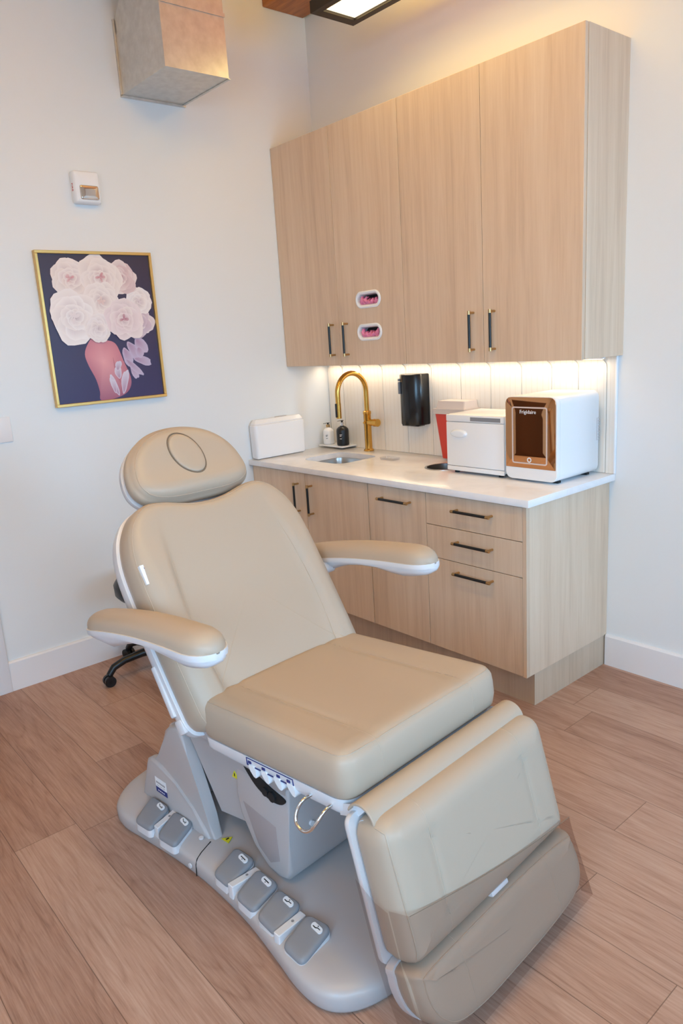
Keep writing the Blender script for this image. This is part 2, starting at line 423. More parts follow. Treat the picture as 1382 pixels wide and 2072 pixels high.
def upper(label, x0, x1, seam, hs, end_right=False):
    t = thing('wall_cabinet', label, 'cabinet', (0, 0, 0), 0, 'oak wall cabinets')
    b = B(); y = -UD+.022
    b.box((x0, y, UZ0), (x1, 0, UZ0+.018)); b.box((x0, y, UZ1-.018), (x1, 0, UZ1)); b.box((x0, -.012, UZ0+.018), (x1, 0, UZ1-.018))
    b.box((x0, y, UZ0+.018), (x0+.018, -.012, UZ1-.018)); b.box((x1-.018, y, UZ0+.018), (x1, -.012, UZ1-.018))
    obj('body', b, M_wood, t, 0)
    for i, (a, c, hx) in enumerate(((x0, seam, hs[0]), (seam, x1, hs[1]))):
        b = B(); b.box((a+.0012, -UD, UZ0), (c-.0012, -UD+.02, UZ1), .0012, 1)
        d = obj('door', b, M_wood, t, 0)
        if end_right and i == 0: pass
        if label.startswith('left') and i == 1:
            cs = []
            for cx, cz in HOLES:
                k = B(); k.prism([(px, pz) for px, pz in oval(cx, cz, .078, .034)], 'y', -UD-.05, -UD+.05); cs.append(k)
            cut(d, cs)
            for cx, cz in HOLES:
                g = B()
                prof = [(.0, -UD+.0005), (.0, -UD-.004), (.006, -UD-.007), (.014, -UD-.004), (.019, -UD+.006), (.020, -UD+.05), (.0195, -UD+.05)]
                L = [[(px, y_, pz) for px, pz in inset(oval(cx, cz, .093, .043), q)] for q, y_ in prof]
                g.loops(L, True, False, False); obj('oval_grommet', g, M_white, d)
        bar_handle('handle', d, (hx, -UD-.034, 1.475), (hx, -UD-.034, 1.653), (0, -1, 0))
    return t
upper('left wall cabinet in pale oak, two oval glove openings in its right door', 0.001, 1.0, .503, (.457, .573))
upper('right wall cabinet in pale oak, plain doors, beside the bare white wall', 1.0, 1.972, 1.484, (1.430, 1.546), True)
# gloves behind the openings
for (cx, cz), lab in zip(HOLES, ('pink gloves bunched in the upper oval opening', 'pink gloves folded in the lower oval opening')):
    t = thing('disposable_gloves', lab, 'gloves', (cx, -UD+.026, cz-.034), 0, 'pink gloves in the cabinet openings')
    rg = random.Random(int(cz*1000))
    for k in range(6):
        b = B(); x = -.06+.021*k+rg.uniform(-.004, .004); hh = rg.uniform(.036, .054)
        L = []
        for j in range(9):
            tt = j/8; wv = .013*math.sin(PI*min(1, tt*1.15+.05))**.5 if tt < .9 else .004
            zc = tt*hh; xo = x+.008*math.sin(3*tt+k)+.006*rg.uniform(-1, 1); yo = -.022*math.sin(PI*tt*.8)+.004*k % .007
            L.append([(xo+wv*math.cos(2*PI*q/12), yo+.010*math.sin(2*PI*q/12)*(1+.3*math.sin(q)), zc) for q in range(12)])
        b.loops(L); obj('glove', b, M_pink, t, 80)
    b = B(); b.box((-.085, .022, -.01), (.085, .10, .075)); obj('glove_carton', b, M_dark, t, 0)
# strip light below the cabinets
for x0, x1, lab in ((.03, 1.92, 'warm strip light fixed under the pale oak wall cabinets'),):
    t = thing('strip_light', lab, 'light', (0, 0, 0))
    b = B(); b.box((x0, -.075, UZ0-.010), (x1, -.050, UZ0)); obj('channel', b, M_white, t, 0)
    b = B(); b.box((x0+.005, -.072, UZ0-.0125), (x1-.005, -.053, UZ0-.010)); obj('diffuser', b, M_led, t, 0)
    l = area('strip_glow', ((x0+x1)/2, -.0625, UZ0-.014), (0, 0, 0), x1-x0-.02, .018, 2.7, (1, .82, .60)); l.parent = t

# ------------------------------------------------------------ base cabinets
BD, CT, KZ, KD = .620, .883, .148, .560
def body(t, x0, x1, plinth_end=False):
    b = B(); y = -BD+.022
    b.box((x0, y, KZ), (x1, -.001, KZ+.018)); b.box((x0, -.012, KZ+.018), (x1, -.001, CT)); b.box((x0, y, KZ+.018), (x0+.018, -.012, CT)); b.box((x1-.018, y, KZ+.018), (x1, -.012, CT))
    b.box((x0+.018, y, CT-.02), (x1-.018, y+.06, CT))
    obj('body', b, M_wood, t, 0)
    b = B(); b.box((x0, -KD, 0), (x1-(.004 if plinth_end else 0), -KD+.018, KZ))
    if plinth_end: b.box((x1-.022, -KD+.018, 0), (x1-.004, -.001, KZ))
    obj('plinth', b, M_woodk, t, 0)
def front(t, name, x0, x1, z0, z1, h):
    b = B(); b.box((x0+.0015, -BD, z0+.0015), (x1-.0015, -BD+.02, z1-.0015), .0012, 1); d = obj(name, b, M_wood, t, 0)
    bar_handle('handle', d, h[0], h[1], (0, -1, 0)); return d
HY = -BD-.034
t = thing('base_cabinet', 'double door oak base cabinet under the sink', 'cabinet', group='oak base cabinets'); body(t, 0.001, 1.0)
for a, c, hx in ((.001, .498, .436), (.498, .998, .556)): front(t, 'door', a, c, KZ, CT-.006, ((hx, HY, .654), (hx, HY, .824)))
t = thing('base_cabinet', 'narrow oak base cabinet with one horizontal top handle', 'cabinet', group='oak base cabinets'); body(t, 1.0, 1.383)
front(t, 'door', 1.0, 1.383, KZ, CT-.006, ((1.095, HY, .818), (1.297, HY, .818)))
t = thing('base_cabinet', 'oak base cabinet with three drawers at the open end', 'cabinet', group='oak base cabinets'); body(t, 1.383, 1.923, True)
for z0, z1, hz in ((.733, CT-.006, .820), (.582, .733, .676), (KZ, .582, .537)): front(t, 'drawer', 1.383, 1.905, z0, z1, ((1.560, HY, hz), (1.764, HY, hz)))
b = B(); b.box((1.9055, -BD, KZ), (1.9235, -BD+.0218, CT)); obj('end_strip', b, M_wood, t, 0)

# worktop with sink and waste openings
b = B(); b.box((.001, -.645, CT+.0005), (1.951, -.001, .914), .0025, 2); top = obj('worktop', b, M_counter, None, 40)
tag(top, 'white quartz worktop over the oak base cabinets', 'worktop')
SK = rpoly([(.285, -.475), (.625, -.475), (.625, -.175), (.285, -.175)], .075, 8)
k1 = B(); k1.prism(SK, 'z', .8, 1.0); HC = (1.172, -.250); k2 = B(); k2.cyl((*HC, .8), (*HC, 1.0), .092, n=40); cut(top, [k1, k2])
b = B(); L = [[(x, y, z) for x, y in inset(SK, i)] for i, z in ((-.012, .8822), (0, .8822), (.004, .86), (.012, .74), (.03, .722), (.09, .716))]
b.loops(L, True, False, True); tag(obj('sink', b, M_steel), 'steel undermount sink below the brass faucet', 'sink')
b = B(); b.lathe([(.100, .9142), (.100, .9165), (.094, .918), (.088, .9165), (.087, .80), (.0865, .80)], (*HC, 0), 40, False); wc = obj('waste_chute', b, M_steel)
tag(wc, 'round steel ringed waste hole in the white worktop', 'waste chute')
b = B(); b.cyl((*HC, .795), (*HC, .799), .087, n=40); obj('flap', b, M_dark, wc)

# tiled splashback: tall arched tiles on the bright wall
t = thing('tiled_splashback', 'cream arched tile splashback behind the faucet', 'splashback')
edges = [.012, .150, .320, .500, .690, .880, 1.085, 1.277, 1.462, 1.628, 1.767, 1.905]
for a, c in zip(edges, edges[1:]):
    b = B(); w = (c-a-.003)/2; cx = (a+c)/2; zt = 1.4255; ah = .052
    poly = [(cx-w, .9145), (cx+w, .9145)]+[(cx+w*math.cos(PI*k/14), zt-ah+ah*math.sin(PI*k/14)) for k in range(15)]
    b.prism(poly, 'y', -.009, -.0005, .0012, 1); obj('tile', b, M_tile, t, 0)
b = B(); b.box((1.9065, -.0085, .9145), (1.945, -.0005, 1.4255)); obj('tile', b, M_tile, t, 0)
b = B(); b.box((1.9455, -.013, .9145), (1.953, -.0005, 1.4265), .002); tag(obj('edge_trim', b, M_white), 'white vertical edge trim at the end of the tiled splashback', 'trim')

# ------------------------------------------------------------ things on the worktop
Z = .9145
# faucet
t = thing('faucet', 'brushed brass gooseneck faucet standing behind the sink', 'faucet', (.415, -.065, Z))
b = B(); b.lathe([(.030, 0), (.030, .006), (.026, .010), (.0215, .014), (.0215, .215), (.024, .218), (.024, .232), (.018, .236)], n=28); obj('body', b, M_brass, t)
pts = [(0, 0, .23), (0, 0, .33)]+[(0, -.108+.108*math.cos(a), .352+.108*math.sin(a)) for a in [PI*k/18 for k in range(19)]]+[(0, -.216, .33), (0, -.216, .30)]
b = B(); b.tube(pts, .0145, 16); obj('spout', b, M_brass, t)
b = B(); b.cyl((0, -.216, .30), (0, -.216, .215), .0155, n=18); sp = obj('spray_head', b, M_brass, t)
b = B(); b.box((-.006, -.2375, .222), (.006, -.2285, .300), .003); obj('spray_button', b, M_black, sp)
b = B(); b.cyl((0, 0, .168), (.062, 0, .168), .019, n=24); b.cyl((.06, 0, .168), (.088, 0, .168), .0225, n=28); b.cyl((-.0005, -.03, .168), (-.0005, -.02, .168), .006); obj('lever', b, M_brass, t)
# pump bottles on a wall shelf
def bottle(label, loc, r, h, m, pump):
    t = thing('pump_bottle', label, 'bottle', loc, 0, 'pump bottles on the wall shelf')
    b = B(); b.lathe([(r*.9, 0), (r, .004), (r, h*.66), (r*.93, h*.74), (r*.6, h*.83), (r*.36, h*.85), (r*.36, h*.88)], n=28); bo = obj('bottle_body', b, m, t)
    b = B()
    for k, (wd, z) in enumerate(((.030, h*.48), (.020, h*.42), (.024, h*.30))):
        for q in range(5):
            a = -1.0+q*.08*wd/.03-.16; b.box((math.cos(a)*r-.0008, math.sin(a)*r-.0016, z), (math.cos(a)*r+.0008, math.sin(a)*r+.0016, z+.0035))
    obj('print', b, M_paper if m is M_black else M_pad, bo, 0)
    b = B(); b.mi = 0; b.cyl((0, 0, h*.87), (0, 0, h*1.03), r*.34, n=18)
    b.mi = 1; b.cyl((0, 0, h*1.02), (0, 0, h*1.10), r*.16, n=10); b.box((-.008, -.010, h*1.09), (.008, .010, h*1.12), .003); b.box((-.004, -.036, h*1.095), (.004, -.008, h*1.115), .002)
    obj('pump', b, [M_brassd if pump else M_chrome, M_black], t)
bottle('white pump bottle on the small wall shelf in the corner', (.062, -.078, .934), .034, .118, M_white, True)
bottle('black pump bottle on the small wall shelf, left of the brass faucet', (.198, -.078, .936), .038, .135, M_black, False)
t = thing('bottle_shelf', 'small white wall bracket holding the two pump bottles', 'shelf', (0, 0, 0))
b = B(); b.box((.018, -.125, .925), (.245, -.010, .9335), .002); obj('shelf_plate', b, M_white, t)
b = B(); b.box((.10, -.016, .925), (.16, -.010, 1.02), .002); obj('wall_plate', b, M_white, t)
# white dispenser box on the left wall
t = thing('tissue_box', 'white lidded box standing at the left wall end of the worktop', 'box', (.036, -.445, Z))
b = B(); out = dens(rpoly([(-.033, -.178), (.033, -.178), (.033, .178), (-.033, .178)], .018, 5), .03)
b.slab(out, [(.012, 0), (.004, .004), (0, .014), (-.003, .19), (-.002, .196), (.004, .2)]); obj('body', b, M_white, t)
b = B(); b.slab(inset(out, .003), [(0, .2003), (0, .206), (.006, .212), (.012, .222), (.02, .228)]); obj('lid', b, M_white, t)
b = B(); b.slab([(.010*math.cos(2*PI*k/20), .03+.045*math.sin(2*PI*k/20)) for k in range(20)], [(0, .228), (.001, .232)], None, (.5,)); obj('slot', b, M_grey, t)
# black wall dispenser
t = thing('towel_dispenser', 'black wall dispenser on the tiles right of the faucet', 'dispenser', (.782, -.010, 1.085))
pr = [(-.082, 0), (.082, 0), (.082, -.05), (.073, -.068), (.043, -.092), (0, -.102), (-.043, -.092), (-.073, -.068), (-.082, -.05)]
b = B(); b.prism(pr, 'z', 0, .275, .006, 2); obj('cover', b, mat('black_gloss', sr(20,21,24), .22), t, 30)
b = B(); b.box((-.060, -.097, .17), (-.048, -.078, .235), .002); b.box((-.064, -.093, .238), (-.050, -.075, .252), .002); obj('window_strip', b, M_pad, t)
b = B(); b.box((-.06, -.075, -.006), (.06, -.02, 0), .002); obj('outlet', b, M_dark, t)
# red container
t = thing('sharps_container', 'red sharps container with a clear lid behind the white warmer', 'container', (1.105, -.011, .925))
def taper(b, hw0, hw1, d0, d1, z0, z1, r=.015):
    o0 = rpoly([(-hw0, -d0), (hw0, -d0), (hw0, 0), (-hw0, 0)], r); o1 = rpoly([(-hw1, -d1), (hw1, -d1), (hw1, 0), (-hw1, 0)], r)
    b.loops([[(x, y, z0) for x, y in o0], [(x, y, z1) for x, y in o1]])
b = B(); taper(b, .080, .104, .095, .115, 0, .235); obj('tub', b, M_red, t)
M_lid = mat('translucent_lid', sr(244,232,226), .3, 0, Transmission_Weight=.35)
b = B(); taper(b, .112, .112, .125, .125, .2355, .262); taper(b, .098, .092, .115, .10, .2622, .300); obj('lid', b, M_lid, t)
b = B(); b.box((-.13, -.002, .02), (.13, .001, .20)); obj('wall_bracket', b, M_white, t, 0)
# towel warmer
t = thing('towel_warmer', 'white towel warmer box left of the gold fronted fridge', 'towel warmer', (1.442, -.345, Z))
hw = .167
b = B(); b.box((-hw, .012, .016), (hw, .255, .278), .008); obj('cabinet', b, M_white, t)
b = B(); b.box((-hw, 0, .035), (hw, .0115, .243), .004); d = obj('door', b, M_white, t)
b = B(); b.slab([(-.088+.048*math.cos(2*PI*k/24), .19+.019*math.sin(2*PI*k/24)) for k in range(24)], [(0, 0), (0, .006), (.004, .012), (.009, .014)], None, (.6, .3)); 
for v in b.bm.verts: v.co = Vector((v.co.x, -v.co.z, v.co.y))
obj('pull', b, M_white, d)
b = B(); b.box((-hw, 0, .2445), (hw, .0115, .276), .004); p = obj('top_band', b, M_white, t)
b = B(); b.box((-.02, -.0012, .250), (.15, 0, .268)); obj('switch_panel', b, M_pad, p, 0)
b = B(); b.box((-hw, 0, .012), (hw, .0115, .0335), .003); obj('drip_tray', b, M_white, t)
b = B(); [b.cyl((x, y, 0), (x, y, .014), .012, n=14) for x in (-.13, .13) for y in (.03, .22)]
obj('foot', b, M_dark, t)
# beauty fridge
t = thing('mini_fridge', 'white mini fridge with bronze mirror door on the worktop end', 'fridge', (1.755, -.352, Z))
hw, fh, fd = .130, .368, .325
out = dens(rpoly([(-hw, .010), (hw, .010), (hw, fh), (-hw, fh)], .035, 8), .04)
b = B(frame((0, 0, 0), (1, 0, 0), (0, 0, 1), (0, -1, 0)))
b.slab(out, [(.006, -fd), (0, -fd+.008), (0, -.022)], None, (.5,)); obj('cabinet', b, M_white, t)
b = B(frame((0, 0, 0), (1, 0, 0), (0, 0, 1), (0, -1, 0))); b.slab(out, [(0, -.021), (0, -.002), (.002, 0)], None, (.5,)); d = obj('door', b, M_white, t)
b = B(frame((0, 0, 0), (1, 0, 0), (0, 0, 1), (0, -1, 0)))
o2 = rpoly([(-hw+.003, .062), (hw-.006, .062), (hw-.006, fh-.003), (-hw+.003, fh-.003)], [.002, .002, .032, .032], 8); b.slab(o2, [(0, .0002), (0, .002), (.001, .0026)], None, (.5,)); obj('mirror_panel', b, M_mirror, d)
b = B(frame((0, 0, 0), (1, 0, 0), (0, 0, 1), (0, -1, 0))); o3 = dens(rpoly([(-.093, .080), (.085, .080), (.085, .325), (-.093, .325)], .012, 5), .03)
L = [[(x, y, .0028) for x, y in o3], [(x, y, .0042) for x, y in o3], [(x, y, .0042) for x, y in inset(o3, .006)], [(x, y, .0028) for x, y in inset(o3, .006)]]; b.loops(L, True, False, False); obj('light_line', b, mat('frosted_line', sr(214,196,190), .5), d)
b = B(frame((-.012, 0, .303), (1, 0, 0), (0, 0, 1), (0, -1, 0))); text(b, 'Frigidaire', .022, Matrix.Translation((0, 0, .0032))); obj('logo', b, M_paper, d, 0)
b = B(frame((-.005, 0, .098), (1, 0, 0), (0, 0, 1), (0, -1, 0)))
L = [[(r*math.cos(2*PI*k/24), r*math.sin(2*PI*k/24), z) for k in range(24)] for r, z in ((.011, .0028), (.011, .0036), (.0065, .0036), (.0065, .0028))]; b.loops(L, True, False, False); obj('power_button', b, M_paper, d)
b = B(); b.box((hw-.001, .302, .15), (hw+.0008, .305, .25)); [b.box((hw-.001, .312, .15+.012*k), (hw+.0006, .324, .155+.012*k)) for k in range(9)]; obj('vent_slots', b, M_grey, t, 0)
b = B(); [b.box((x-.02, y-.012, 0), (x+.02, y+.012, .010), .002) for x in (-.09, .09) for y in (.05, .27)]; obj('foot', b, M_dark, t)
# clear tray
b = B(); o = rpoly([(-.055, -.03), (.055, -.03), (.055, .03), (-.055, .03)], .012, 5)
b.loops([[(x, y, z) for x, y in inset(o, i)] for i, z in ((.003, 0), (0, .014), (.002, .014), (.005, .003))], True, True, True)
o = obj('soap_dish', b, M_clear); o.location = (.765, -.235, Z); tag(o, 'small clear dish on the worktop between sink and waste hole', 'dish')

# ------------------------------------------------------------ on the left wall
# framed print
FYa, FYb, FZa, FZb, FX = -1.712, -1.131, 1.331, 2.052, .030
t = thing('framed_picture', 'gold framed print of pale peonies on dark purple, left wall', 'picture', (0, 0, 0))
b = B(); fwid = .014
for lo, hi in (((.001, FYa, FZa), (FX, FYb, FZa+fwid)), ((.001, FYa, FZb-fwid), (FX, FYb, FZb)), ((.001, FYa, FZa+fwid), (FX, FYa+fwid, FZb-fwid)), ((.001, FYb-fwid, FZa+fwid), (FX, FYb, FZb-fwid))): b.box(lo, hi, .0015, 1)
obj('frame', b, M_gold, t, 0)
def art():
    bm = bmesh.new(); cl = bm.loops.layers.float_color.new('pigment'); rg = random.Random(11)
    y0, y1, z0, z1 = FYa+fwid, FYb-fwid, FZa+fwid, FZb-fwid; depth = [.018]
    def P(a, c): return (depth[0], y0+a*(y1-y0), z0+c*(z1-z0))
    def poly(pts, cen, c0, c1):
        depth[0] += .00003; cv = bm.verts.new(P(*cen)); vs = [bm.verts.new(P(*p)) for p in pts]; n = len(vs)
        for i in range(n):
            j = (i+1) % n; f = bm.faces.new((cv, vs[i], vs[j]))
            c1i = c1(pts[i]) if callable(c1) else c1; c1j = c1(pts[j]) if callable(c1) else c1
            for lp, c in zip(f.loops, (c0, c1i, c1j)): lp[cl] = c
    bg = lambda p: tuple(x*(1-p[1])+y*p[1] for x, y in zip(sr(54,46,92), sr(62,47,64)))
    poly([(i/6, 0) for i in range(7)]+[(1, i/6) for i in range(1, 7)]+[(1-i/6, 1) for i in range(1, 7)]+[(0, 1-i/6) for i in range(1, 6)], (.5, .5), sr(58,48,82), bg)
    asp = (y1-y0)/(z1-z0)
    def petal(cx, cy, ang, ln, wd, c0, c1, wob=.12):
        pts = []; n = 18; ph = rg.uniform(0, 6)
        for k in range(n):
            a = 2*PI*k/n; x = (math.cos(a)*.5+.5)*ln; y = math.sin(a)*wd*.5*(.45+.55*(math.cos(a)*.5+.5)**.6)*(1+wob*math.sin(3*a+ph)); x *= 1+wob*.5*math.sin(5*a+ph)
            pts.append((cx+(x*math.cos(ang)-y*math.sin(ang)), cy+(x*math.sin(ang)+y*math.cos(ang))*asp))
        poly(pts, (cx+ln*.12*math.cos(ang), cy+ln*.12*math.sin(ang)*asp), c0, c1)
    mixc = lambda a, b_, t_: tuple(x*(1-t_)+y*t_ for x, y in zip(a, b_))
    wht, shd, pnk, mau = sr(240,229,226), sr(172,142,152), sr(206,134,146), sr(172,138,168)
    def peony(cx, cy, R, edge, core, n=3, dirn=None):
        for ring in range(n+1):
            m = (7, 7, 6, 5)[ring]; rr = R*(1.05, .82, .58, .36)[ring]
            for k in range(m):
                a = 2*PI*k/m+ring*.45+rg.uniform(-.25, .25)
                e = mixc(edge, wht, rg.uniform(.2, .9)); petal(cx-.25*rr*math.cos(a), cy-.25*rr*math.sin(a)*asp, a, rr*rg.uniform(1.0, 1.25), rr*rg.uniform(1.0, 1.35), mixc(core if ring > 1 else edge, shd, rg.uniform(.45, 1.0)), e, .07)
        for k in range(5):
            a = rg.uniform(0, 6.28); petal(cx, cy, a, R*.22, R*.13, core, mixc(core, wht, rg.uniform(.2, .6)), .05)
    # a loose pink drape below the bunch, falling to the lower edge
    body_ = crom([(.40, .46), (.33, .40), (.29, .33), (.31, .25), (.36, .15), (.38, .06), (.38, 0.002), (.50, .002), (.62, .03), (.68, .08), (.69, .15), (.64, .27), (.60, .37), (.56, .405), (.50, .42), (.45, .45)], 4)
    poly(body_, (.45, .27), sr(226,160,166), lambda p: mixc(sr(204,126,138), sr(160,94,120), min(1, max(0, 1-p[1]*3))))
    poly(crom([(.545, .30), (.56, .22), (.60, .10), (.61, .05), (.58, .10), (.545, .2)], 4), (.57, .17), sr(168,92,112), sr(196,126,136))
    for cx, cy, a, l, w in ((.56, .02, 1.9, .20, .07), (.60, .03, 1.3, .22, .08), (.53, .04, 1.7, .13, .06), (.58, .14, 1.6, .12, .08), (.57, .2, 1.2, .09, .07)): petal(cx, cy, a, l, w, mau, sr(214,206,222))
    for cx, cy, a, l, w in ((.70, .40, -1.0, .20, .12), (.78, .42, -.9, .16, .14), (.66, .36, -1.3, .17, .11), (.74, .28, -.3, .18, .09), (.70, .25, -1.2, .16, .07), (.66, .28, -.8, .22, .07), (.80, .36, -1.4, .10, .10)): petal(cx, cy, a, l, w, mau, sr(196,182,208))
    peony(.84, .54, .165, sr(190,160,186), sr(160,112,142)); peony(.86, .68, .135, sr(240,234,236), sr(216,198,206), 2)
    peony(.72, .84, .16, sr(212,176,180), sr(178,120,128)); peony(.25, .84, .19, sr(236,220,212), sr(206,140,146))
    peony(.52, .85, .21, sr(238,224,218), sr(200,128,136)); peony(.50, .69, .18, sr(240,230,226), sr(220,190,186), 2)
    peony(.24, .58, .25, sr(246,240,240), sr(230,216,218)); peony(.43, .50, .14, sr(240,232,234), sr(222,208,212), 2)
    peony(.69, .56, .21, sr(232,212,218), sr(170,92,118))
    me = bpy.data.meshes.new('print'); bm.to_mesh(me); bm.free()
    m = mat('print_pigments', (1,1,1,1), .35); at = nd(m, 'ShaderNodeVertexColor', layer_name='pigment'); lk(m, at.outputs[0], m.node_tree.nodes['Principled BSDF'].inputs['Base Color']); me.materials.append(m)
    o = bpy.data.objects.new('print', me); COL.objects.link(o); return o
a = art(); a.parent = t
b = B(); b.box((.001, FYa+fwid, FZa+fwid), (.0175, FYb-fwid, FZb-fwid)); obj('backing', b, M_dark, t, 0)
# fire alarm strobe
t = thing('fire_alarm', 'white fire alarm strobe on the left wall above the picture', 'fire alarm', (0, -1.422, 2.337))
b = B(frame((0, 0, 0), (0, 1, 0), (0, 0, 1), (1, 0, 0)))
b.slab(dens(rpoly([(-.064, -.072), (.064, -.072), (.064, .072), (-.064, .072)], .014, 5), .03), [(0, .0005), (0, .030), (.005, .040), (.010, .043)], None, (.5,)); obj('housing', b, M_white, t)
b = B(frame((0, 0, 0), (0, 1, 0), (0, 0, 1), (1, 0, 0))); b.slab(rpoly([(-.040, -.056), (.050, -.056), (.050, .008), (-.040, .008)], .010, 4), [(0, .0432), (.002, .049), (.008, .052)], None, (.5,)); obj('strobe_lens', b, mat('strobe_glass', sr(206,194,184), .10, .8), t)
b = B(frame((0, -.0642, 0), (0, 0, -1), (1, 0, 0), (0, -1, 0))); text(b, 'FIRE', .02, Matrix.Translation((.0, .018, 0))); obj('red_lettering', b, mat('red_print', sr(196,60,52), .5), t, 0)
# switch plate
b = B(); b.box((.0005, -2.05, 1.199), (.007, -1.93, 1.315), .002); tag(obj('switch_plate', b, M_trim), 'white switch plate at the left edge of the left wall', 'switch plate')
# duct
t = thing('air_duct', 'galvanised rectangular air duct dropping down the left wall', 'duct', (0, 0, 0))
b = B(); b.prism([(.001, 2.776), (.448, 2.776), (.448, 3.035), (.001, 3.035)], 'y', -1.172, -.846); b.prism([(.001, 3.036), (.450, 3.036), (.450, CZ), (.09, CZ), (.09, 3.17), (.001, 3.10)], 'y', -1.168, -.848); obj('duct_body', b, M_galv, t, 0)
b = B(); b.box((.0, -1.179, 2.772), (.012, -1.1725, 3.10)); b.box((.0, -1.179, 2.766), (.012, -.83, 2.7755)); obj('wall_flange', b, M_galv, t, 0)
b = B(); b.box((.449, -1.176, 3.028), (.453, -.842, 3.044)); b.box((.4485, -1.174, 2.774), (.451, -1.166, 3.03)); b.box((.012, -.85, 2.7725), (.45, -.838, 2.7755)); obj('seam_strip', b, M_galv, t, 0)
# ceiling lamp
t = thing('panel_light', 'black framed rectangular panel light hanging by the upper back wall', 'light', (0, 0, 0), 0, 'panel lights')
x0, x1, ya, yb, zl = .744, 1.96, -.577, -.317, 3.0
b = B()
for lo, hi in (((x0, ya, zl), (x1, ya+.035, zl+.05)), ((x0, yb-.035, zl), (x1, yb, zl+.05)), ((x0, ya+.035, zl), (x0+.05, yb-.035, zl+.05)), ((x1-.05, ya+.035, zl), (x1, yb-.035, zl+.05)), ((x0+.05, ya+.035, zl+.03), (x1-.05, yb-.035, zl+.05))): b.box(lo, hi, .001, 1)
obj('frame', b, mat('bronze_black', sr(38,30,26), .45), t, 0)
b = B(); b.box((x0+.05, ya+.035, zl+.012), (x1-.05, yb-.035, zl+.028)); obj('diffuser', b, M_lamp, t, 0)
b = B(); [b.cyl((x, (ya+yb)/2, zl+.05), (x, (ya+yb)/2, CZ), .004, n=8) for x in (x0+.2, x1-.2)]; obj('hanging_rod', b, M_black, t)
l = area('panel_glow', ((x0+x1)/2, (ya+yb)/2, zl+.006), (0, 0, 0), x1-x0-.12, yb-ya-.08, 4.4, WARM); l.parent = t
l = area('up_fill', ((x0+x1)/2, (ya+yb)/2, zl+.056), (PI, 0, 0), x1-x0-.12, yb-ya-.08, 14, WARM); l.parent = t  # upward light added to the panel to warm ceiling and upper walls
# matching lamps over the room (out of the frame)
for lab, off in (('black framed rectangular panel light hanging over the middle of the room', (1.2, -1.7, .45)), ('black framed rectangular panel light hanging near the front wall', (1.2, -3.4, .45))):
    t2 = thing('panel_light', lab, 'light', off, 0, 'panel lights')
    for c in t.children:
        if c.type == 'MESH' or c.type == 'LIGHT':
            k = c.copy(); COL.objects.link(k); k.parent = t2
            if c.type == 'LIGHT':
                k.data = c.data.copy(); k.data.energy = 31 if c.name.startswith('up') else 16 if off[1] > -2 else 7

# ------------------------------------------------------------ treatment chair
CO = Vector((1.9, -1.785, 0)); CT_ = math.radians(4.5)
ch = thing('treatment_chair', 'taupe leather treatment chair with white base and foot pedals', 'treatment chair', CO, CT_)
# base plate
near = [(-.70, 0), (-.695, -.12), (-.665, -.25), (-.60, -.335), (-.52, -.362), (-.40, -.352), (-.25, -.338), (-.12, -.333), (.02, -.338), (.16, -.352), (.30, -.378), (.41, -.400), (.49, -.398), (.545, -.365), (.582, -.30), (.60, -.2), (.607, 0)]
far = [(x, -y) for x, y in reversed(near[1:-1])]
out = crom(near+far, 5)
b = B(); b.slab(out, [(.012, 0), (.004, .004), (.0, .012), (-.002, .045), (.002, .055), (.012, .063), (.03, .068), (.06, .073)], lambda u, v: .005*max(0, 1-(abs(v)/.30)**2), (.92, .8, .65, .5, .35, .2)); base = obj('base_plate', b, M_grey, ch)
b = B(); b.tube([(-.118, -.338, .012), (-.121, -.3345, .048), (-.125, -.326, .061), (-.132, -.305, .068), (-.142, -.262, .0762)], .0016, 6); obj('panel_gap', b, M_dark, base)
b = B(); [b.cyl((x, y, z), (x, y-.004*dy, z+.004*(1-dy)), .008, n=14) for x, y, z, dy in ((-.178, -.272, .0755, 0), (-.150, -.336, .032, 1))]; obj('screw_cap', b, M_shell, base)
BVB = BVHTree.FromPolygons([v.co for v in base.data.vertices], [p.vertices for p in base.data.polygons])
def on_base(x, y):
    h = BVB.ray_cast(Vector((x, y, 1)), Vector((0, 0, -1))); return h[0].z if h[0] else .07
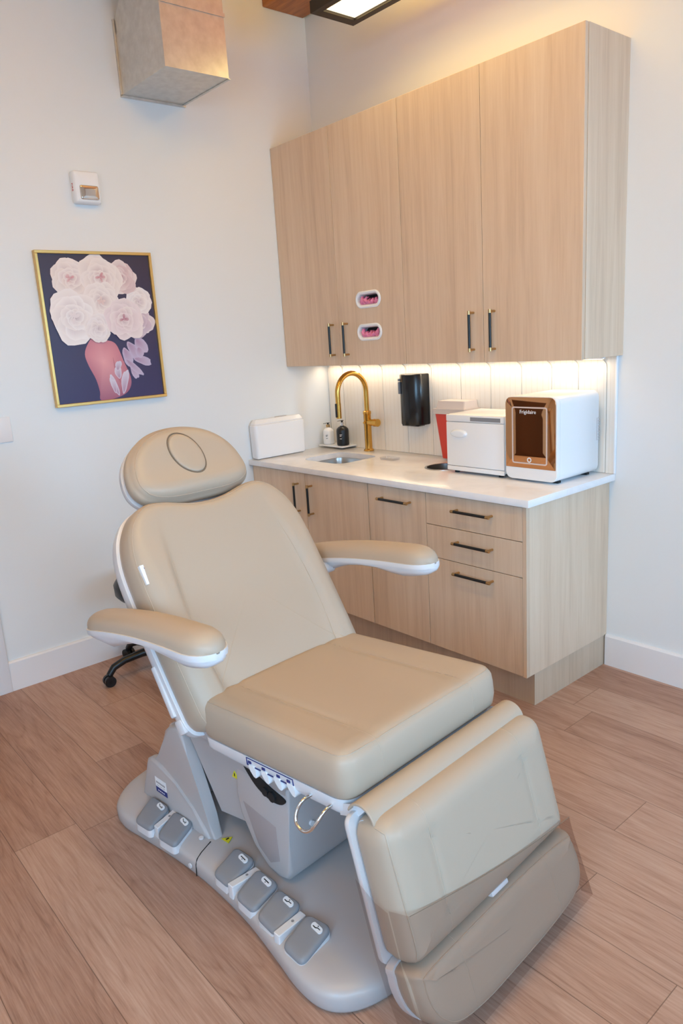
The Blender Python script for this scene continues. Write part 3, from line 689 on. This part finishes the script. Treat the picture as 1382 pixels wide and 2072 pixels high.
# pedals
quads = [[(-.425, -.362), (-.340, -.356), (-.368, -.268), (-.466, -.272)], [(-.298, -.355), (-.210, -.348), (-.240, -.260), (-.334, -.268)],
         [(-.020, -.338), (.058, -.340), (.052, -.240), (-.034, -.244)], [(.104, -.350), (.186, -.354), (.180, -.258), (.090, -.260)],
         [(.208, -.358), (.290, -.365), (.286, -.268), (.196, -.272)], [(.335, -.376), (.414, -.381), (.406, -.272), (.326, -.280)]]
icons = ['back', 'back', 'lift', 'lift', 'recline', 'recline']
for q, ic in zip(quads, icons):
    cx = sum(p[0] for p in q)/4; cy = sum(p[1] for p in q)/4; zb = .069
    tilt = lambda u, v: (v-cy)*.22
    ol = dens(rpoly(q, .018, 5), .02)
    b = B(); b.slab(inset(ol, -.003), [(0, zb-.02), (0, zb+.008)], lambda u, v: (v-cy)*.20, (.5,)); ped = obj('foot_pedal', b, M_shell, ch)
    b = B(); L = [(-.002, -.004), (-.003, .002), (-.002, .007), (.002, .0115), (.008, .013)]
    Hh = .014; lo = []
    for i, w in L: lo.append([(u, v, zb+.0105+w+(v-cy)*.22) for u, v in inset(ol, i)])
    o_ = inset(ol, .008); 
    for k in (.7, .35): lo.append([(cx+(u-cx)*k, cy+(v-cy)*k, zb+.0238+(v-cy)*k*.22) for u, v in o_])
    b.loops(lo); pad = obj('pedal_pad', b, M_pad, ped)
    # icon pill
    th = .16; ux, uy = Vector((math.cos(-.12), math.sin(-.12), 0)), Vector((0, math.cos(.22), math.sin(.22)))
    Mx = frame((cx+.010, cy+.030, zb+.0252+.030*.22), ux, uy, ux.cross(uy).normalized())
    b = B(Mx); b.mi = 0; b.slab(oval(0, 0, .0205, .0085, 20), [(0, -.002), (0, .0008)], None, (.5,))
    b.mi = 1
    if ic == 'lift': b.box((-.012, -.0012, .0008), (.012, .0016, .0016)); b.cyl((0, -.0042, .0008), (0, -.0042, .0016), .0016, n=8)
    elif ic == 'recline': b.box((-.013, -.004, .0008), (-.003, -.0015, .0016)); b.prism([(-.003, -.004), (.004, .0), (.013, .0), (.013, .002), (.003, .002), (-.004, -.002)], 'z', .0008, .0016); b.cyl((.001, .005, .0008), (.001, .005, .0016), .0017, n=8)
    else: b.prism([(-.013, .002), (-.002, -.003), (.006, -.003), (.012, .001), (.011, .003), (.005, -.001), (-.002, -.001), (-.012, .004)], 'z', .0008, .0016); b.cyl((.011, -.003, .0008), (.011, -.003, .0016), .0014, n=8)
    obj('pedal_icon', b, [M_paper, M_black], ped, 0)
for x0, x1, y0, y1 in ((-.325, -.352, -.345, -.245), (.070, .078, -.345, -.248), (.305, .303, -.372, -.276)):
    zb = .064
    b = B(); w = .012; q = [(x0-w, y0), (x0+w, y0), (x1+w, y1), (x1-w, y1)]; b.slab(rpoly(q, .004, 3), [(0, zb-.02), (0, zb+.022), (.002, zb+.024)], lambda u, v: 0, (.5,)); b.mi = 1; b.cyl(((x0+x1)/2, (y0*.4+y1*.6), zb+.0238), ((x0+x1)/2, (y0*.4+y1*.6), zb+.0246), .0042, n=12); obj('pedal_divider', b, [M_shell, M_pad], ch)
# rear shroud: two wings and a rear wall around the lift column
wing = [(-.545, .070), (-.16, .070), (-.135, .072), (-.165, .145), (-.20, .235), (-.235, .320), (-.268, .398), (-.285, .410), (-.335, .398), (-.365, .372), (-.392, .310), (-.412, .255), (-.47, .232), (-.49, .215)]
b = B(); b.prism(wing, 'y', -.252, -.214, .012, 4); b.prism(wing, 'y', .214, .252, .012, 4); b.box((-.40, -.215, .08), (-.345, .215, .37), .01); b.box((-.50, -.215, .08), (-.40, .215, .225), .01)
wg = obj('column_shroud', b, M_grey, ch)
fend = [(-.552, .068), (-.15, .068), (-.175, .100), (-.235, .150), (-.32, .200), (-.40, .232), (-.46, .240), (-.488, .228)]
b = B(); b.prism(fend, 'y', -.261, -.22, .010, 3); b.prism(fend, 'y', .22, .261, .010, 3); obj('fender', b, M_grey, wg)
Ml = frame((-.412, -.2618, .152), (1, 0, 0), (0, 0, 1), (0, -1, 0))
b = B(Ml); b.mi = 0; b.box((-.034, -.008, 0), (.034, .028, .0008)); b.mi = 1; b.box((-.034, -.028, 0), (.034, -.008, .0008))
b.mi = 2
for k in range(7): b.box((-.028+k*.008, .006, .0008), (-.0225+k*.008, .013, .0011))
for k in range(3): b.box((-.026+k*.018, -.003, .0008), (-.012+k*.018, -.001, .0011))
b.mi = 0; [b.box((-.022+k*.011, -.021, .0008), (-.014+k*.011, -.018, .0011)) for k in range(4)]
obj('maker_label', b, [M_paper, M_blue, M_pad], wg, 0)
# lift column below the seat
def hexa(b, lo, hi, bev):
    """box with different bottom and top rectangles: (x0,x1,hw,z)"""
    x0, x1, h, z = lo; X0, X1, Hh, Z1 = hi
    def rect(a, c, w, i=0): return rpoly([(a, -w), (c, -w), (c, w), (a, w)], bev, 4)
    A, C = rect(x0, x1, h), rect(X0, X1, Hh); L = [[(x, y, z) for x, y in A]]
    L.append([(x, y, Z1) for x, y in C]); b.loops(L)
b = B()
colp = [(-.145, .475), (-.135, .150), (-.02, .178), (.10, .198), (.26, .215), (.36, .475)]
R = []
for (x, z) in colp:
    pass
def skin(b, prof, hw):
    n = len(prof); A = [b.v((x, -hw(z), z)) for x, z in prof]; C = [b.v((x, hw(z), z)) for x, z in prof]
    for i in range(n): b.f([A[i], A[(i+1) % n], C[(i+1) % n], C[i]])
    b.f(list(reversed(A))); b.f(C)
colp = [(-.145, .475), (-.145, .43), (-.143, .40), (-.140, .30), (-.135, .150), (-.02, .178), (.10, .198), (.26, .215), (.285, .30), (.31, .40), (.32, .43), (.36, .475)]
L = []
for z_, hw_, xa, xb, zf in ((.150, .205, -.150, .19, .205), (.30, .220, -.212, .20, .305), (.40, .236, -.238, .22, .40), (.44, .258, -.20, .30, .445), (.465, .283, -.16, .36, .47), (.50, .289, -.15, .40, .50)):
    L.append([(xa, -hw_, z_), (xb, -hw_, zf), (xb, hw_, zf), (xa, hw_, z_)])
L[0] = [(-.150, -.205, .150), (.19, -.205, .21), (.19, .205, .21), (-.150, .205, .150)]
b.loops(L); colm = obj('lift_column', b, M_grey, ch, 30)
b = B(frame((-.02, -.2285, .345), (1, 0, 0), (0, 0, 1), (0, -1, 0)))
b.mi = 0; b.prism([(-.014, -.012), (.014, -.012), (0, .013)], 'z', -.002, .0012)
b.mi = 1; b.box((-.002, -.006, .0012), (.002, .004, .0018))
obj('warning_sticker', b, [M_yellow, M_dark], colm, 0)
b = B(frame((-.108, -.222, .0785), (1, 0, 0), (0, 1, 0), (0, 0, 1))); b.mi = 0; b.prism([(-.016, -.012), (.018, -.010), (.004, .016)], 'z', -.001, .0012); b.mi = 1; b.box((-.002, -.006, .0012), (.003, .005, .0018)); obj('warning_sticker', b, [M_yellow, M_dark], base, 0)
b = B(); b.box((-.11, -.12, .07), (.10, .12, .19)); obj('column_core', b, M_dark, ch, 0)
# motor housing in front
hp = [(-.005, .42), (-.02, .29), (-.008, .225), (.045, .140), (.105, .094), (.155, .086), (.192, .096), (.206, .125), (.215, .25), (.23, .42)]
b = B(); skin(b, hp, lambda z: .232); 
bmesh.ops.bevel(b.bm, geom=[e for e in b.bm.edges if abs(e.verts[0].co.y-e.verts[1].co.y) < 1e-6], offset=.012, segments=3, profile=.5, affect='EDGES')
mh = obj('motor_housing', b, M_grey, ch, 35)
b = B(); b.prism([(.012, .275), (.160, .255), (.165, .145), (.120, .118), (.07, .150)], 'y', -.2335, -.22, .004, 2); obj('housing_panel', b, mat('warm_grey_plastic', sr(160,150,150), .45), mh)
b = B(); b.cyl((.215, -.15, .25), (.222, -.15, .25), .008, n=14); obj('screw_cap', b, M_shell, mh)
# seat
SA = math.radians(3.5); su, sw = Vector((math.cos(SA), 0, math.sin(SA))), Vector((-math.sin(SA), 0, math.cos(SA)))
SM = frame((.25, 0, .513), su, (0, 1, 0), sw)
b = B(SM); o = rpoly([(-.30, -.300), (.275, -.300), (.275, .300), (-.30, .300)], [.03, .05, .05, .03], 6)
b.slab(dens(o, .04), [(.05, -.055), (.012, -.045), (.002, -.030), (0, -.008), (0, -.001)], None, (.5,)); tray = obj('seat_tray', b, M_shell, ch)
b = B(SM)
b.prism([(.24, -.048), (.30, -.032), (.335, .002), (.335, .020), (.325, .020), (.30, -.002), (.27, -.010), (.24, -.010)], 'y', -.292, .292, .004, 2); obj('front_lip', b, M_shell, tray)
# seat cushion
HS = .115
def seat_disp(u, v):
    s = max(0, (abs(v)-.185)/.10); return .010*min(1, s)**2*(1-min(1, s)*.4)-.004*math.exp(-((abs(v)-.18)/.012)**2)+.006*(1-(v/.31)**2)
so = dens(rpoly([(-.300, -.308), (.290, -.308), (.290, .308), (-.300, .308)], [.05, .05, .05, .05], 6), .02)
def cush(out, H, r, bulge=.006):
    L = [(.02, 0), (.006, .004), (0, .012), (-bulge, H*.35), (-bulge*.8, H*.6)]
    for k in range(1, 7):
        a = PI/2*k/6; L.append((r-r*math.cos(a)-bulge*.6*(1-k/6), H-r+r*math.sin(a)))
    L.append((r+.012, H+.0012)); return L
def cushion(name, out, H, r, Mx, disp, parent, bulge=.006):
    b = B(Mx); b.slab(out, cush(out, H, r, bulge), disp, [1-.0285*k for k in range(1, 34)]); return obj(name, b, M_leather, parent, 60)
seat = cushion('seat_cushion', so, HS, .034, SM, seat_disp, ch)
def tree(o): return BVHTree.FromPolygons([v.co for v in o.data.vertices], [p.vertices for p in o.data.polygons])
def stitch(name, parent, Mx, paths, r=.0016, m=None, closed=False, top_w=.112):
    """seam lines laid on the cushion surface: points (u,v,w) are snapped to the nearest surface point"""
    T = tree(parent); b = B()
    for pth in paths:
        P = []; dn = -(Mx.to_3x3() @ Vector((0, 0, 1)))
        for p in pth:
            h = T.ray_cast(Mx @ Vector(p)+(-dn)*.05, dn) if p[2] > top_w else (None,)
            P.append((h[0] if h[0] else T.find_nearest(Mx @ Vector(p))[0]))
        b.tube(P, r, 6, not closed, closed)
    return obj(name, b, m or M_stitch, parent, 60)
def line(pts, n=40):
    P = [Vector(p) for p in pts]; out = []
    for a, c in zip(P, P[1:]):
        k = max(2, int((c-a).length/.012)); out += [a.lerp(c, j/k) for j in range(k)]
    return out+[P[-1]]
def rim(out, ins, w): return [(u, v, w) for u, v in dens(inset(out, ins), .012)]
stitch('panel_seam', seat, SM, [line([(-.28, s*.185, .14), (.25, s*.185, .14), (.31, s*.185, .10), (.31, s*.185, .01)]) for s in (-1, 1)], .0011)
stitch('edge_seam', seat, SM, [rim(so, .012, HS-.004), ], .0013, None, True)
# side label, sockets and ring on the seat edge
Ms = SM @ Matrix.Translation((0, -.3015, 0))
b = B(frame((.245, -.3005, .497), su, sw, (0, -1, 0)))
b.mi = 0; 
for lo, hi in (((-.095, .010), (.095, .012)), ((-.095, -.010), (.095, -.008)), ((-.095, -.008), (-.093, .010)), ((.093, -.008), (.095, .010))): b.box((lo[0], lo[1], -.003), (hi[0], hi[1], .001))
[b.box((x, -.003, -.003), (x+.012, .004, .001)) for x in (-.088, -.03, .03, .07)]
obj('port_label', b, M_blue, tray, 0)
for k in range(4):
    b = B(); x = .175+.052*k; z = .476+.004*k; b.prism(rpoly([(x-.018, z+.010), (x-.010, z-.006), (x+.008, z-.022), (x+.018, z-.018), (x+.014, z+.002), (x+.008, z+.012)], .006, 3), 'y', -.303, -.282, .002, 1); obj('port_cover', b, M_white, tray)
b = B(); b.tube(crom([(.405, -.285, .500), (.399, -.322, .496), (.394, -.340, .474), (.400, -.350, .452), (.424, -.352, .440), (.450, -.350, .452), (.466, -.342, .476), (.472, -.322, .497), (.474, -.295, .505)], 6, False), .0045, 10); obj('towel_ring', b, M_chrome, tray)
b = B(); b.prism(crom([(.035, .412), (.06, .380), (.10, .352), (.155, .338), (.20, .345), (.215, .365), (.16, .378), (.10, .398)], 4), 'y', -.2365, -.20); b.cyl((.135, -.243, .360), (.135, -.228, .360), .013, n=12); b.cyl((.165, -.243, .356), (.165, -.228, .356), .015, n=12); obj('cable_slot', b, M_dark, mh, 0)
# hinge flap between seat and leg rest
b = B(); fc = Vector((.577, 0, .512)); L = []; hwf = .308
arc = [math.radians(a) for a in range(165, -50, -12)]
prof = [(fc.x+.043*math.cos(a), fc.z+.042*math.sin(a)) for a in arc]+[(fc.x+.039*math.cos(a), fc.z+.038*math.sin(a)) for a in reversed(arc)]
b.prism(prof, 'y', -hwf, hwf, .0015, 1); flap = obj('hinge_flap', b, M_leather, ch)
b = B(); b.cyl((.583, -.30, .49), (.583, .30, .49), .022, n=16); obj('hinge_rod', b, M_shell, ch)
# leg rest
LA = math.radians(15); lv, lw = Vector((-math.sin(LA), 0, math.cos(LA))), Vector((math.cos(LA), 0, math.sin(LA)))
HL = .115
LM = frame(Vector((.688, 0, .45))-lw*HL, (0, 1, 0), lv, lw)
lo_ = dens(rpoly([(-.318, -.232), (.322, -.232), (.322, .092), (-.318, .092)], [.03, .03, .05, .05], 6), .02)
leg = cushion('leg_cushion', lo_, HL, .045, LM, lambda u, v: .004*(1-(u/.32)**2)-.003*math.exp(-((abs(u)-.195)/.010)**2), ch)
stitch('panel_seam', leg, LM, [line([(s*.195, .12, .05), (s*.195, .10, .125), (s*.195, -.24, .125)]) for s in (-1, 1)], .0011)
stitch('edge_seam', leg, LM, [line([(s*.33, .10, .07), (s*.312, .075, .10), (s*.312, -.20, .108), (s*.308, -.228, .09)]) for s in (-1, 1)], .0017)
b = B(LM); b.slab(dens(rpoly([(-.326, -.255), (.326, -.255), (.326, .102), (-.326, .102)], [.02, .02, .03, .03], 5), .04), [(.01, -.022), (.002, -.016), (0, -.008), (0, .0)], None, (.5,)); obj('leg_shell', b, M_shell, ch)
# foot rest
FA = math.radians(20); fv, fwv = Vector((-math.sin(FA), 0, math.cos(FA))), Vector((math.cos(FA), 0, math.sin(FA)))
HF = .095
FM = frame(Vector((.772, 0, .15))-fwv*HF, (0, 1, 0), fv, fwv)
fo = dens(crom([(-.300, .072), (-.1, .076), (.1, .076), (.310, .062), (.338, .035), (.342, -.03), (.318, -.078), (.26, -.102), (.13, -.110), (-.02, -.110), (-.15, -.108), (-.25, -.092), (-.300, -.055), (-.322, -.01), (-.325, .045)][::-1], 5), .02)
foot = cushion('foot_cushion', fo, HF, .035, FM, lambda u, v: .004*(1-(u/.32)**2), ch)
stitch('panel_seam', foot, FM, [line([(s*.19, .085, .07), (s*.19, .06, .11), (s*.19, -.10, .10)]) for s in (-1, 1)], .0011)
stitch('edge_seam', foot, FM, [rim(fo, .012, HF-.006)], .0014, None, True)
b = B(FM); b.slab(inset(fo, -.006), [(.01, -.020), (.002, -.014), (0, 0), (0, .012)], None, (.5,)); fs = obj('foot_shell', b, M_shell, ch)
b = B(FM); b.box((-.30, .06, -.045), (.30, .11, -.02), .004); obj('slide_rail', b, M_shell, fs)
b = B(FM); b.box((-.035, .080, .02), (.035, .092, .092), .003); obj('pull_tab', b, M_white, fs)
# clear vinyl cover sleeved over the lower leg cushion and the foot cushion
def onleg(u, s, w): return LM @ Vector((u, s, HL+w))
def onfoot(u, s, w): return FM @ Vector((u, s, HF+w))
b = B(); rows = []
us = [-.330]+[-.322+.0322*k for k in range(21)]+[.330]
def edge_s(u): return -.100-.105*(u+.32)/.64-.012*math.sin((u+.32)/.64*PI)
for tt in (0, .35, .7, 1.0): rows.append([onleg(u, edge_s(u)*(1-tt)+(-.225)*tt, .010 if abs(u) < .325 else -.045) for u in us])
for s in (.05, .0, -.06, -.118): rows.append([onfoot(u*1.01, s, .010 if abs(u) < .325 else -.03) for u in us])
R = [[b.v(p) for p in r] for r in rows]
for a_, c_ in zip(R, R[1:]):
    for i in range(len(us)-1): b.f([a_[i], a_[i+1], c_[i+1], c_[i]])
# near side flap
side = []
for k, w in enumerate((-.045, -.08, -.128)): side.append([onleg(-.334, edge_s(-.32)+.05*k*.6*k*.5, w)]+[onleg(-.334, -.225, w)]+[onfoot(-.338, 0, w+.01), onfoot(-.338, -.12, w+.02)])
R2 = [[b.v(p) for p in r] for r in side]
for a_, c_ in zip(R2, R2[1:]):
    for i in range(3): b.f([a_[i], a_[i+1], c_[i+1], c_[i]])
film = obj('clear_cover', b, M_film, ch, 60)
b = B(); b.tube([onleg(u, edge_s(u), .0105) for u in us[1:-1]], .0009, 6); obj('cover_hem', b, M_seam, film)
# backrest
BA = math.radians(32); bv, bw = Vector((-math.sin(BA), 0, math.cos(BA))), Vector((math.cos(BA), 0, math.sin(BA)))
HB = .105
BMx = frame(Vector((-.03, 0, .6))-bw*HB, (0, 1, 0), bv, bw)
half = [(0, -.075), (.15, -.075), (.28, -.072), (.318, -.045), (.325, .02), (.328, .15), (.330, .30), (.328, .42), (.318, .49), (.296, .548), (.258, .594), (.21, .615), (.155, .612), (.10, .598), (.05, .588)]
bo = dens(crom(half+[(0, .585)]+[(-x, y) for x, y in reversed(half[1:])], 4), .013)
def back_disp(u, v):
    # shallow centre panel with soft side bolsters that fade out near the top
    edge = .205+.03*math.cos((v-.2)*5); f = 1/(1+math.exp(-(.47-v)*22)); s = 1/(1+math.exp(-(abs(u)-edge)*130))
    out = .026*s*f*max(0, min(1, (.345-abs(u))/.06))-.006*f*math.exp(-((abs(u)-edge)/.012)**2)
    return out+.005*(1-(u/.33)**2)*(1-f)
back = cushion('backrest_cushion', bo, HB, .030, BMx, back_disp, ch)
stitch('panel_seam', back, BMx, [[(s*(.205+.03*math.cos((v-.2)*5)), v, .13) for v in [(-.07+.012*k) for k in range(44)]] for s in (-1, 1)], .0010, None, False, .10)
stitch('edge_seam', back, BMx, [rim(bo, .010, HB-.008)], .0014, None, True)
b = B(BMx); b.slab(inset(bo, -.010), [(.05, -.050), (.015, -.042), (.003, -.028), (0, -.012), (0, .012), (.004, .014)], None, (.5,)); bs = obj('back_shell', b, M_shell, ch)
b = B(BMx); b.box((-.343, .0, -.03), (-.324, .16, -.006), .006); b.box((.324, .0, -.03), (.343, .16, -.006), .006); b.box((-.338, -.055, -.034), (-.320, -.01, .008), .007); b.box((.320, -.055, -.034), (.338, -.01, .008), .007); obj('side_bracket', b, M_shell, bs)
b = B(); b.box((-.22, -.25, .44), (-.10, .25, .50), .01); obj('hinge_block', b, M_dark, ch)
Tb = tree(back); q = BMx @ Vector((-.318, .395, .10)); loc, nor, _, _ = Tb.find_nearest(q)
b = B(BMx); b.mi = 0; b.box((-.322, .372, .098), (-.292, .432, .1135), .001); b.mi = 1; [b.box((-.312, .384+.009*k, .1135), (-.306, .3855+.009*k, .114)) for k in range(3)]; b.box((-.311, .418, .1135), (-.304, .423, .114)); obj('care_tag', b, [M_paper, M_blue], back, 0)
# headrest
HH = .078
HM = frame(Vector((-.075, .0175, .6))-bw*HH, (0, 1, 0), bv, bw)
hh = [(0, .597), (.07, .597), (.130, .601), (.180, .616), (.210, .646), (.218, .688), (.206, .742), (.174, .790), (.126, .826), (.07, .846), (0, .853)]
ho = dens(crom(hh+[(-x, y) for x, y in reversed(hh[1:-1])], 5), .015)
def head_disp(u, v): return .010*(1-(u/.24)**2)+.010*math.exp(-((v-.63)/.05)**2)
head = cushion('headrest_cushion', ho, HH, .040, HM, head_disp, ch)
stitch('edge_seam', head, HM, [rim(ho, .014, HH-.004)], .0014, None, True)
b = B(HM); b.slab(inset(ho, -.006), [(.03, -.030), (.01, -.024), (0, -.012), (0, .004)], None, (.5,)); obj('headrest_shell', b, M_shell, ch)
b = B(); 
for s in (-.08, .08): b.cyl(HM @ Vector((s, .66, -.02)), BMx @ Vector((s, .50, -.03)), .009, n=12)
obj('headrest_post', b, M_chrome, ch)
el = [(-.006+.058*math.cos(a)-.012*math.sin(a), .742+.077*math.sin(a)) for a in [2*PI*k/40 for k in range(40)]]
stitch('face_hole_groove', head, HM, [[(u, v, HH+.03) for u, v in el]], .0026, M_seam, True, .09)
Th = tree(head)
b = B(); L = []
for k, dz in ((.97, -.003), (.95, .003), (.90, .0055), (.7, .007), (.4, .0075), (.15, .0075)):
    row = []
    for u, v in el:
        h = Th.find_nearest(HM @ Vector((u*k, .742+(v-.742)*k, HH+.02))); row.append(h[0]+bw*dz)
    L.append(row)
b.loops(L, True, False, True); obj('face_hole_plug', b, M_leather, head, 60)
# armrests
def arm(side):
    def C(s):            # centre line of the arm: s 0 rear .. 1 front
        return Vector((-.385+.620*s if side < 0 else -.415+.665*s, side*(.418-.010*s), (.786+.074*s if side < 0 else .772+.098*s)+.020*math.sin(PI*s)))
    ax = (C(1)-C(0)).normalized(); wv = Vector((0, 1, 0)); nv = ax.cross(wv).normalized(); nv = nv if nv.z > 0 else -nv
    def hwid(s): e = min(s/.16, (1-s)/.12, 1); return .052*(max(0, 1-(1-e)**2))**.5*(1+.10*s)
    S = [.0005, .006, .02, .045, .08, .12, .17, .25, .35, .45, .55, .65, .75, .83, .89, .93, .96, .98, .994, .9995]
    b = B(); L = []
    for s in S:
        c, h = C(s), max(.001, hwid(s)); hh_ = .050*(h/.055)**.7; ring = []
        for k in range(17):
            a = PI*k/16; ring.append(c+wv*h*math.cos(a)*1.0+nv*(hh_*(max(0, math.sin(a)))**.75+.003))
        for k in range(1, 5): ring.append(c+wv*h*(-1+2*k/5)*.98+nv*.001)
        L.append(ring)
    b.loops(L); a_ = obj('armrest_pad', b, M_leather, ch, 70)
    b = B(); L = []
    for s in S:
        c, h = C(s), max(.001, hwid(s))+.004; d = (.016+.026*math.exp(-((s-.25)/.12)**2)+.022*math.exp(-((s-.82)/.14)**2))*min(1, h/.045); ring = []
        for k in range(7): t_ = k/6; ring.append(c+wv*h*(1-2*t_)+nv*.005)
        for fr, dp in ((-1, -.006), (-.97, -.011), (-.84, -.013), (-.80, -.45), (-.50, -.92), (0, -1), (.50, -.92), (.80, -.45), (.84, -.013), (.97, -.011), (1, -.006)):
            ring.append(c+wv*h*fr+nv*(dp if abs(dp) < .05 else dp*d-.010))
        L.append(ring)
    b.loops(L); sh = obj('armrest_shell', b, M_shell, ch, 40)
    p = C(.30); b = B(); b.cyl(p-nv*.03+Vector((0, -side*.02, 0)), p-nv*.03-Vector((0, side*.12, 0)), .022, n=16); obj('arm_pivot', b, M_shell, sh)
arm(-1); arm(1)

# ------------------------------------------------------------ stool behind the chair
t = thing('rolling_stool', 'black rolling stool on casters behind the treatment chair', 'stool', (.35, -1.49, 0), math.radians(-95))
b = B(); b.lathe([(.10, .40), (.165, .405), (.184, .428), (.186, .475), (.168, .502), (.08, .512), (.01, .513)], n=36); obj('seat', b, M_black, t)
b = B(); b.cyl((0, 0, .10), (0, 0, .27), .026, n=18); b.cyl((0, 0, .27), (0, 0, .40), .014, n=16); obj('gas_post', b, M_black, t)
for k in range(5):
    a = 2*PI*k/5; d = Vector((math.cos(a), math.sin(a), 0)); n_ = Vector((-d.y, d.x, 0))
    b = B(); b.tube([d*.01+Vector((0, 0, .115)), d*.10+Vector((0, 0, .118)), d*.19+Vector((0, 0, .108)), d*.245+Vector((0, 0, .088)), d*.272+Vector((0, 0, .055))], [.022, .020, .018, .018, .016], 12); lg = obj('leg', b, M_black, t)
    b = B(); c = d*.275
    for s in (-1, 1): b.cyl(c+n_*.006*s+Vector((0, 0, .027)), c+n_*.022*s+Vector((0, 0, .027)), .027, n=20)
    b.cyl(c-n_*.022+Vector((0, 0, .027)), c+n_*.022+Vector((0, 0, .027)), .008); obj('caster', b, M_black, lg)
